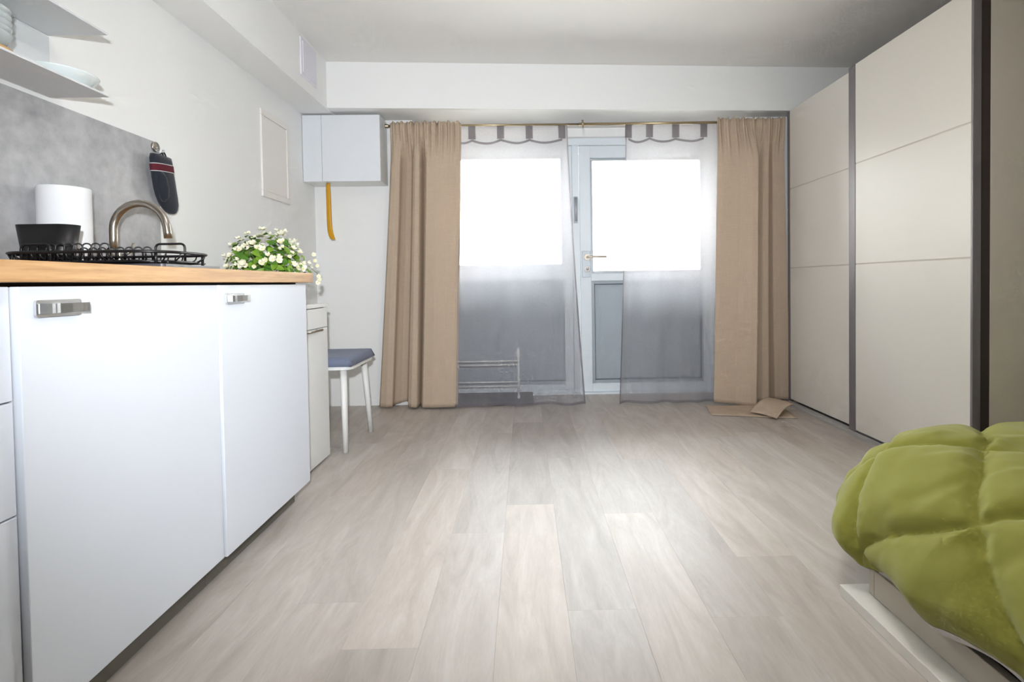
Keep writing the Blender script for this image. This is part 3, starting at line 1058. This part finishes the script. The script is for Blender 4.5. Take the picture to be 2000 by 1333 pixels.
def cush(top):
    def f(u, v):
        x = SX0 + 0.01 + (SX1 - SX0 - 0.005) * u
        y = SY0 - 0.01 + (SY1 - SY0 + 0.015) * v
        e = min(u, 1 - u, v, 1 - v)
        h = 0.040 * min(1, (e / 0.05)) ** 0.5 if top else 0.0
        dip = 0.006 * math.exp(-(((u - 0.5) ** 2 + (v - 0.5) ** 2) / 0.02)) if top else 0
        return (x, y, 0.4585 + (0.006 if top else 0.0) + h - dip)
    return f


b.grid(cush(True), 24, 24)
b.grid(cush(False), 24, 24)
bmesh.ops.remove_doubles(b.bm, verts=b.bm.verts, dist=0.0065)
b.build('pad', M['cushion'], cu)

# ================================================================== curtain rod
RY, RZ = 3.70, 1.988
rod = empty('curtain_rod', (0.45, RY, RZ), 'thin antique-nickel curtain rod across the window', 'curtain rod')
b = MB()
b.tube([(-0.93, RY, RZ), (0.44, RY, RZ)], 0.0075, 12)
b.build('tube', M['rod'], rod)
b = MB()
b.tube([(0.40, RY, RZ), (1.85, RY, RZ + 0.006)], 0.0095, 12)
b.build('tube', M['rod'], rod)
b = MB()
b.lathe([(0.008, -0.925), (0.010, -0.932), (0.014, -0.950), (0.015, -0.954), (0.0, -0.956)], RY, RZ, 16, 'X')
b.build('finial', M['rod'], rod)
b = MB()
b.lathe([(0.010, RY - 0.008), (0.012, RY), (0.010, RY + 0.008)], -0.80, RZ, 12, 'Y')
b.tube([(-0.80, RY, RZ), (-0.80, YW, RZ)], 0.006, 8)
b.build('bracket', M['rod'], rod)
b = MB()
b.tube([(1.75, RY, RZ + 0.005), (1.75, YW, RZ + 0.005)], 0.006, 8)
b.build('bracket', M['rod'], rod)
b = MB()
b.lathe([(0.010, 0.418), (0.0145, 0.420), (0.0145, 0.436), (0.010, 0.438)], RY, RZ, 16, 'X')
b.tube([(0.427, RY, RZ + 0.010), (0.427, RY, RZ + 0.024)], 0.005, 8)
b.lathe([(0.0, RZ + 0.022), (0.008, RZ + 0.023), (0.008, RZ + 0.028), (0.0, RZ + 0.030)], 0.427, RY, 10)
b.tube([(0.431, RY, RZ - 0.012), (0.431, RY, RZ - 0.026)], 0.004, 8)
b.build('collar', M['rod'], rod)


# ================================================================== beige drapes
def drape(name, label, xt0, xt1, bottom, ntop, ztop, hem, seed, amp=0.012):
    root = empty(name, ((xt0 + xt1) / 2, RY, 0), label, 'curtain', 'beige linen drapes on the rod')
    rnd = random.Random(seed)
    ph = [rnd.uniform(0, 6.28) for _ in range(6)]

    def f(u, v):
        # v: 0 at the floor, 1 at the head
        z = hem(u) + (ztop - hem(u)) * v
        bx, by = spline(bottom, u)
        # same fold pattern gathered into small ripples at the rod
        tx = xt0 + (xt1 - xt0) * u
        ty = RY - 0.026 + amp * math.sin(2 * PI * ntop * u + ph[0]) + 0.006 * math.sin(2 * PI * ntop * 2.3 * u + ph[1])
        # folds below the head follow the floor folds, softened
        g = sstep(0.99, 0.84, v)
        w = 1 - max(0.0, 1 - v) ** 1.15
        mx = bx + (tx - bx) * w
        deep = by - (RY - 0.02)
        my = RY - 0.02 + deep * (0.85 + 0.15 * (1 - v))
        x = tx * (1 - g) + mx * g
        y = ty * (1 - g) + my * g
        y += 0.004 * math.sin(9 * u + 5 * v + ph[2]) * g
        if v > 0.985:
            z += 0.006 * math.sin(2 * PI * ntop * 1.7 * u + ph[3])
        return (x, y, z)

    b = MB()
    b.grid(f, 220, 70)
    o = b.build('cloth', M['curtain'], root, origin=((xt0 + xt1) / 2, RY, 0))
    solidify(o, 0.003)
    return root, f


def resample(pts, n=60):
    # control points carry their own place u along the cloth; returns equally spaced ones
    us = [p[0] for p in pts]
    out = []
    for k in range(n + 1):
        u = k / n
        i_ = max(i for i in range(len(us) - 1) if us[i] <= u + 1e-9)
        f_ = (u - us[i_]) / (us[i_ + 1] - us[i_])
        f_ = f_ * f_ * (3 - 2 * f_) * 0.35 + f_ * 0.65
        out.append(tuple(a_ + (c_ - a_) * f_ for a_, c_ in zip(pts[i_][1:], pts[i_ + 1][1:])))
    return out


Lb = resample([(0.0, -1.045, 3.735), (0.03, -1.035, 3.712), (0.09, -0.985, 3.700), (0.135, -0.948, 3.715), (0.155, -0.945, 3.765), (0.20, -0.905, 3.800), (0.27, -0.86, 3.800), (0.305, -0.838, 3.760), (0.33, -0.832, 3.690), (0.365, -0.805, 3.668), (0.42, -0.768, 3.670), (0.44, -0.757, 3.710), (0.455, -0.752, 3.765), (0.475, -0.746, 3.765), (0.49, -0.742, 3.700), (0.53, -0.725, 3.664), (0.65, -0.655, 3.655), (0.80, -0.570, 3.662), (0.93, -0.510, 3.676), (1.0, -0.482, 3.690)])
drape('drape', 'beige linen drape at the left end of the rod, beside the hung cabinet', -0.915, -0.425, Lb, 9, 2.006,
      lambda u: 0.014 + 0.018 * math.exp(-((u - 0.27) / 0.08) ** 2), 3)
Rb = resample([(0.0, 1.318, 3.640), (0.06, 1.345, 3.625), (0.18, 1.40, 3.612), (0.30, 1.46, 3.600), (0.38, 1.50, 3.578), (0.45, 1.54, 3.558), (0.52, 1.58, 3.550), (0.55, 1.595, 3.575), (0.57, 1.598, 3.650), (0.60, 1.615, 3.730), (0.66, 1.655, 3.735), (0.70, 1.685, 3.690), (0.76, 1.725, 3.680), (0.82, 1.765, 3.720), (0.86, 1.80, 3.745), (0.92, 1.84, 3.735), (1.0, 1.90, 3.705)])
rdr, _ = drape('drape', 'beige linen drape at the right end of the rod, beside the wardrobe', 1.365, 1.850, Rb, 8, 2.012,
               lambda u: 0.022 - 0.012 * sstep(0.0, 0.4, u), 5)
# the surplus cloth lying on the planks, and its corner folded back
b = MB()


def pool(u, v):
    x = 1.20 + 0.50 * u + 0.05 * v
    y = 3.36 - 0.13 * u + v * (0.25 + 0.10 * u)
    return (x, y, 0.004 + 0.004 * (math.sin(7 * u + 3 * v) + 1) * v)


b.grid(pool, 24, 12)
solidify(b.build('cloth_on_floor', M['curtain'], rdr), 0.003)
b = MB()


def flap(u, v):
    # a stiff corner folded over: rises from the fold line and leans on the floor
    p0 = Vector((1.46, 3.37, 0.014)).lerp(Vector((1.555, 3.205, 0.012)), u)
    p1 = Vector((1.64, 3.52, 0.075)).lerp(Vector((1.765, 3.40, 0.055)), u)
    p = p0.lerp(p1, v)
    p.z += 0.018 * math.sin(PI * v) + 0.006 * math.sin(PI * u)
    return p


b.grid(flap, 14, 14)
solidify(b.build('folded_corner', M['curtain'], rdr), 0.003)


# ================================================================== grey voile sheers
def sheer(label, xt0, xt1, xb0, xb1, tabs, seed, open_left):
    root = empty('sheer_curtain', ((xt0 + xt1) / 2, RY, 0), label, 'curtain', 'grey voile sheers on the rod')
    rnd = random.Random(seed)
    ph = [rnd.uniform(0, 6.28) for _ in range(6)]

    def pos(u, v, off=0.0):
        z = 0.012 + (RZ - 0.012) * v
        k = max(0.0, 1 - v) ** 1.3
        x = (xt0 + (xt1 - xt0) * u) * (1 - k) + (xb0 + (xb1 - xb0) * u) * k
        a = 0.010 + 0.016 * (1 - v)
        y = RY + 0.016 - 0.030 * (1 - v) + a * (math.sin(5.2 * u * PI + ph[0] + 0.6 * v) * 0.7 + math.sin(9.5 * u * PI + ph[1] - 0.8 * v) * 0.35)
        y += 0.010 * (1 - v) ** 3 * math.sin(21 * u + ph[2])
        return (x, y + off, z)

    b = MB()
    b.grid(lambda u, v: pos(u, v), 90, 110)
    b.build('voile', M['sheer'], root, origin=((xt0 + xt1) / 2, RY, 0))
    # doubled hems: sides and foot
    for nm, fn, nu, nv in (('side_hem', lambda u, v: pos(0.012 * u, v, -0.002), 1, 90), ('side_hem', lambda u, v: pos(1 - 0.012 * u, v, -0.002), 1, 90), ('foot_hem', lambda u, v: pos(u, 0.009 * v, -0.002), 90, 1)):
        b = MB()
        b.grid(fn, nu, nv)
        b.build(nm, M['sheer_hem'], root)
    # header: loops over the rod joined by a scalloped band
    W = xt1 - xt0
    tw = 0.050 / W
    for t in tabs:
        b = MB()
        b.grid(lambda u, v: pos(t + tw * (u - 0.5), 0.952 + 0.050 * v, -0.004), 4, 6)
        b.build('loop', M['sheer2'], root)
    b = MB()

    def band(u, v):
        # sags between neighbouring loops
        sag = 0.0
        for a, c in zip(tabs, tabs[1:]):
            if a <= u <= c:
                q = (u - a) / (c - a)
                sag = 0.011 * math.sin(PI * q)
        return pos(u, 0.952 - sag - 0.008 * v, -0.003)
    b.grid(lambda u, v: band(tabs[0] + (tabs[-1] - tabs[0]) * u, v), 80, 2)
    b.build('scalloped_band', M['sheer2'], root)
    return root


sheer('grey voile sheer on the window side, next to the left drape', -0.50, 0.322, -0.52, 0.425, [0.02, 0.18, 0.425, 0.67, 0.95], 11, False)
sheer('grey voile sheer over the glazed door, next to the right drape', 0.733, 1.42, 0.66, 1.36, [0.03, 0.245, 0.52, 0.81], 23, True)

# ------------------------------------------------------------------ small rack and doormat behind the sheer
rc = empty('towel_rack', (-0.35, 3.86, 0), 'low white metal rack with paired rails behind the left sheer', 'rack')
for xp in (-0.052, -0.62):
    b = MB()
    b.tube([(xp, 3.86, 0.05), (xp, 3.86, 0.34)], 0.009, 10)
    b.box(xp - 0.012, xp + 0.012, 3.85, 3.87, 0.33, 0.40, 0.004)
    b.build('post', M['white'], rc)
    b = MB()
    b.tube([(xp, 3.80, 0.045), (xp, 3.92, 0.045)], 0.010, 10)
    b.build('foot', M['white'], rc)
for zz in (0.303, 0.275, 0.148, 0.118):
    b = MB()
    b.tube([(-0.62, 3.855, zz), (-0.052, 3.855, zz)], 0.0065, 10)
    b.build('rail', M['white'], rc)
b = MB()
b.prism(rrect(-0.74, 0.055, 3.735, 4.03, 0.03), 'Z', 0.0005, 0.035)
tag(b.build('doormat', M['mat']), 'thick charcoal doormat behind the left sheer', 'doormat')

# ================================================================== bed
bed = empty('bed', (1.6, 0.4, 0), 'low greige bed frame on a white board, right foreground', 'bed')
BX, BY1, BY0 = 0.915, 1.376, -0.65
box_obj('base_board', M['bedboard'], bed, 0.862, 2.46, BY0, 1.42, 0.0, 0.030, 0.002)
box_obj('side_rail', M['bed'], bed, BX, BX + 0.022, BY0, BY1 - 0.022, 0.032, 0.104, 0.002)
box_obj('side_rail', M['bed'], bed, 2.40, 2.422, BY0, BY1 - 0.022, 0.032, 0.104, 0.002)
box_obj('foot_rail', M['bed'], bed, BX, 2.422, BY1 - 0.022, BY1, 0.032, 0.104, 0.002)
box_obj('head_rail', M['bed'], bed, BX + 0.022, 2.40, BY0, BY0 + 0.022, 0.032, 0.104, 0.002)
b = MB()
b.box(0.965, 2.39, BY0 + 0.03, 1.34, 0.034, 0.33, 0.03, 4)
tag(b.build('mattress', M['mattress']), 'dark grey mattress under the green comforter', 'mattress')

# ------------------------------------------------------------------ comforter
co = empty('comforter', (1.6, 0.5, 0.40), 'puffy olive-green quilted comforter draped over the bed', 'comforter')
XE, YE = 1.25, 1.34
SEC = [(0.0, 0.430), (0.09, 0.427), (0.175, 0.412), (0.245, 0.375), (0.300, 0.315), (0.338, 0.255), (0.362, 0.195), (0.362, 0.150), (0.345, 0.112)]
# resample by arc length
acc = [0.0]
for a, c in zip(SEC, SEC[1:]):
    acc.append(acc[-1] + math.hypot(c[0] - a[0], c[1] - a[1]))
RT = acc[-1]


def section(r):
    r = min(max(r, 0), RT)
    for i in range(len(acc) - 1):
        if r <= acc[i + 1] + 1e-9:
            f = (r - acc[i]) / (acc[i + 1] - acc[i])
            return spline(SEC, (i + f) / (len(SEC) - 1))
    return SEC[-1]


S_IN, T_IN = 1.05, 1.9


def cloth_base(s, t):
    dx, dy = max(0.0, -s), max(0.0, -t)
    r = max(dx, dy)
    ex, ey = XE + max(s, 0), YE - max(t, 0)
    if r < 1e-6:
        off, z, cx, cy = 0.0, SEC[0][1], 1.0, 0.0
    else:
        near = sstep(0.0, 0.45, max(t, 0))
        rr = r * (1 - 0.07 * near)
        off, z = section(rr)
        if dx >= dy:
            ph = PI / 4 * (dy / dx)
        else:
            ph = PI / 2 - PI / 4 * (dx / dy)
        cx, cy = math.cos(ph), math.sin(ph)
    z += 0.012 * sstep(0, 0.6, max(s, 0))
    return Vector((ex - cx * off, ey + cy * off, z))


def puff(s, t):
    # ogee quilting: wavy stitched lines crossing each other
    a = s + 0.02 * math.sin(t * 8) + 0.015 * noise.noise((s * 5, t * 5, 3.3))
    c = t + 0.03 * math.sin(s * 9) + 0.015 * noise.noise((s * 5, t * 5, 8.1))
    p = (a + c * 0.95) / 0.44 + 0.157
    q = (a - c * 0.95) / 0.44 + 0.193
    e = min(abs(math.sin(PI * p)), abs(math.sin(PI * q)))
    return 0.029 * (1 - math.exp(-e * 5.0)), e


def cloth(s, t):
    h = 0.004
    p = cloth_base(s, t)
    du = cloth_base(s + h, t) - cloth_base(s - h, t)
    dv = cloth_base(s, t + h) - cloth_base(s, t - h)
    n = dv.cross(du)
    if n.length < 1e-12:
        n = Vector((-1, 0, 0.3))
    n.normalize()
    if n.z < -0.9 or (n.x > 0 and n.z < 0):
        n = -n
    d, e = puff(s, t)
    edge = min(1.0, (RT + min(s, t, 0.0)) / 0.05)
    d *= 0.25 + 0.75 * edge
    # fine creases pulled towards the stitches
    d += 0.008 * noise.noise((s * 12, t * 12, 1.7)) * min(1, e * 3)
    d += 0.009 * abs(noise.noise((s * 30 + 4, t * 22, 5.7))) * math.exp(-e * 3.5)
    d -= 0.014 * max(0.0, noise.noise((s * 9 - t * 16, t * 3.5 + s * 3, 12.4)) - 0.15)
    # soft undulation of the lower edge
    if s < 0:
        k = min(1, -s / RT)
        p = p + Vector((0.012 * math.sin(t * 17 + 1) * k * k, 0, 0.008 * math.sin(t * 23) * k * k))
    return p + n * d


NS, NT = 190, 260


def cg(u, v):
    return cloth(-RT + (S_IN + RT) * u, -RT + (T_IN + RT) * v)


b = MB()
b.grid(cg, NS, NT)
cmesh = b.build('quilted_cover', M['comforter'], co, fixn=False)
solidify(cmesh, 0.012, 1.0)
# white lining peeping out under the hem
b = MB()


def lining(u, v):
    t = T_IN * 0.95 * v
    p = cloth_base(-RT + 0.10 * u, t)
    p += Vector((0.010 + 0.012 * math.sin(t * 17 + 1), 0, -0.014 * (1 - u) + 0.008 * math.sin(t * 23) - 0.006))
    return p


b.grid(lining, 4, 120)
solidify(b.build('lining', M['lining'], co), 0.003)

# ================================================================== jasmine bouquet on the slim cabinet
VX, VY = -1.225, 2.50
vs_ = MB()
vs_.lathe([(0.045, LZ), (0.050, LZ + 0.004), (0.062, LZ + 0.05), (0.055, LZ + 0.10), (0.040, LZ + 0.135), (0.043, LZ + 0.145), (0.039, LZ + 0.145), (0.036, LZ + 0.135), (0.045, LZ + 0.05), (0.0, LZ + 0.012)], VX, VY, 28)
tag(vs_.build('vase', M['vase']), 'white vase behind the worktop end holding the jasmine', 'vase')
bq = empty('jasmine_bouquet', (VX, VY, LZ + 0.05), 'dense bouquet of white jasmine with green leaves', 'bouquet')


def leaf_mesh(mat, L, Wd):
    b = MB()
    rows = [(0.0, 0.06), (0.18, 0.62), (0.42, 1.0), (0.68, 0.72), (0.88, 0.30), (1.0, 0.02)]
    g = []
    for a, w in rows:
        zc = -0.18 * a * a
        g.append([b.bm.verts.new((L * a, Wd * w * k, L * zc + abs(k) * Wd * w * 0.35)) for k in (-1, 0, 1)])
    for r0, r1 in zip(g, g[1:]):
        for k in range(2):
            b._f([r0[k], r1[k], r1[k + 1], r0[k + 1]], True)
    me = bpy.data.meshes.new('leaf')
    b.bm.to_mesh(me)
    b.bm.free()
    me.materials.append(mat)
    return me


def blossom_mesh(np_, L, Wd, cup):
    b = MB()
    b.use(M['petal'])
    for k in range(np_):
        a = 2 * PI * k / np_
        ca, sa = math.cos(a), math.sin(a)
        g = []
        for f, w in ((0.05, 0.18), (0.45, 0.8), (0.8, 1.0), (1.05, 0.35)):
            row = []
            for j in (-1, 0, 1):
                x, y = L * f, Wd * w * j
                z = cup * f * f * L + abs(j) * 0.12 * Wd
                row.append(b.bm.verts.new((x * ca - y * sa, x * sa + y * ca, z)))
            g.append(row)
        for r0, r1 in zip(g, g[1:]):
            for j in range(2):
                b._f([r0[j], r1[j], r1[j + 1], r0[j + 1]], True)
    b.use(M['pistil'])
    b.lathe([(0.003, 0.0), (0.0042, 0.003), (0.003, 0.007), (0.0, 0.008)], 0, 0, 6)
    me = bpy.data.meshes.new('blossom')
    b.bm.to_mesh(me)
    b.bm.free()
    me.materials.append(M['petal'])
    me.materials.append(M['pistil'])
    return me


leaf_ms = [leaf_mesh(M['leaf'], 0.044, 0.0145), leaf_mesh(M['leaf_dark'], 0.042, 0.014), leaf_mesh(M['leaf'], 0.034, 0.012)]
blos_ms = [blossom_mesh(4, 0.016, 0.009, 0.5), blossom_mesh(5, 0.014, 0.0075, 0.8), blossom_mesh(4, 0.0125, 0.0075, 1.4)]
rb = random.Random(41)
BC = Vector((VX + 0.01, VY, 0.955))


def shell_point(rmin, rmax):
    while True:
        d_ = Vector((rb.gauss(0, 1), rb.gauss(0, 1), rb.gauss(0.25, 0.8)))
        d_.normalize()
        if d_.z > -0.25:
            break
    k = rb.uniform(rmin, rmax)
    return BC + Vector((d_.x * 0.180 * k, d_.y * 0.17 * k, d_.z * 0.200 * k)), d_


def place(me, name, p, nrm, twist, scale):
    o = bpy.data.objects.new(name, me)
    q = nrm.to_track_quat('Z', 'Y')
    o.rotation_euler = (q.to_matrix() @ Matrix.Rotation(twist, 3, 'Z')).to_euler()
    o.scale = (scale,) * 3
    link(o, bq, p)
    return o


for k in range(295):
    p, d_ = shell_point(0.45, 1.0)
    nrm = (d_ + Vector((rb.uniform(-0.7, 0.7), rb.uniform(-0.7, 0.7), rb.uniform(0.0, 0.9)))).normalized()
    place(rb.choice(leaf_ms), 'leaf', p, nrm, rb.uniform(0, 2 * PI), rb.uniform(0.8, 1.25))
for k in range(60):
    p, d_ = shell_point(0.88, 1.07)
    for q in range(rb.randint(1, 4)):
        nrm = (d_ + Vector((rb.uniform(-0.6, 0.6), rb.uniform(-0.7, 0.4), rb.uniform(-0.3, 0.6)))).normalized()
        place(rb.choice(blos_ms), 'blossom', p + Vector((rb.gauss(0, 0.013), rb.gauss(0, 0.013), rb.gauss(0, 0.011))), nrm, rb.uniform(0, 2 * PI), rb.uniform(0.6, 1.0))
for dx, dz in ((0.205, 0.045), (0.215, 0.02), (0.20, 0.075), (0.225, -0.045), (0.218, -0.06), (0.222, -0.03)):
    p = BC + Vector((dx, 0.05, dz))
    place(rb.choice(blos_ms), 'blossom', p, Vector((0.5, -0.8, 0.1)).normalized(), rb.uniform(0, 6), 0.72)
for k in range(16):
    p, d_ = shell_point(0.7, 0.95)
    b = MB()
    root_p = Vector((VX + rb.uniform(-0.02, 0.02), VY + rb.uniform(-0.02, 0.02), LZ + 0.06))
    mid = root_p.lerp(p, 0.45) + Vector((0, 0, 0.04))
    b.tube([root_p, mid, p], [0.002, 0.0018, 0.0012], 5)
    b.build('stem', M['stem'], bq)
b = MB()
b.tube([BC + Vector((0.10, 0.02, 0.02)), BC + Vector((0.18, 0.04, 0.02)), BC + Vector((0.215, 0.05, -0.015)), BC + Vector((0.222, 0.05, -0.055))], 0.0014, 5)
b.build('stem', M['stem'], bq)
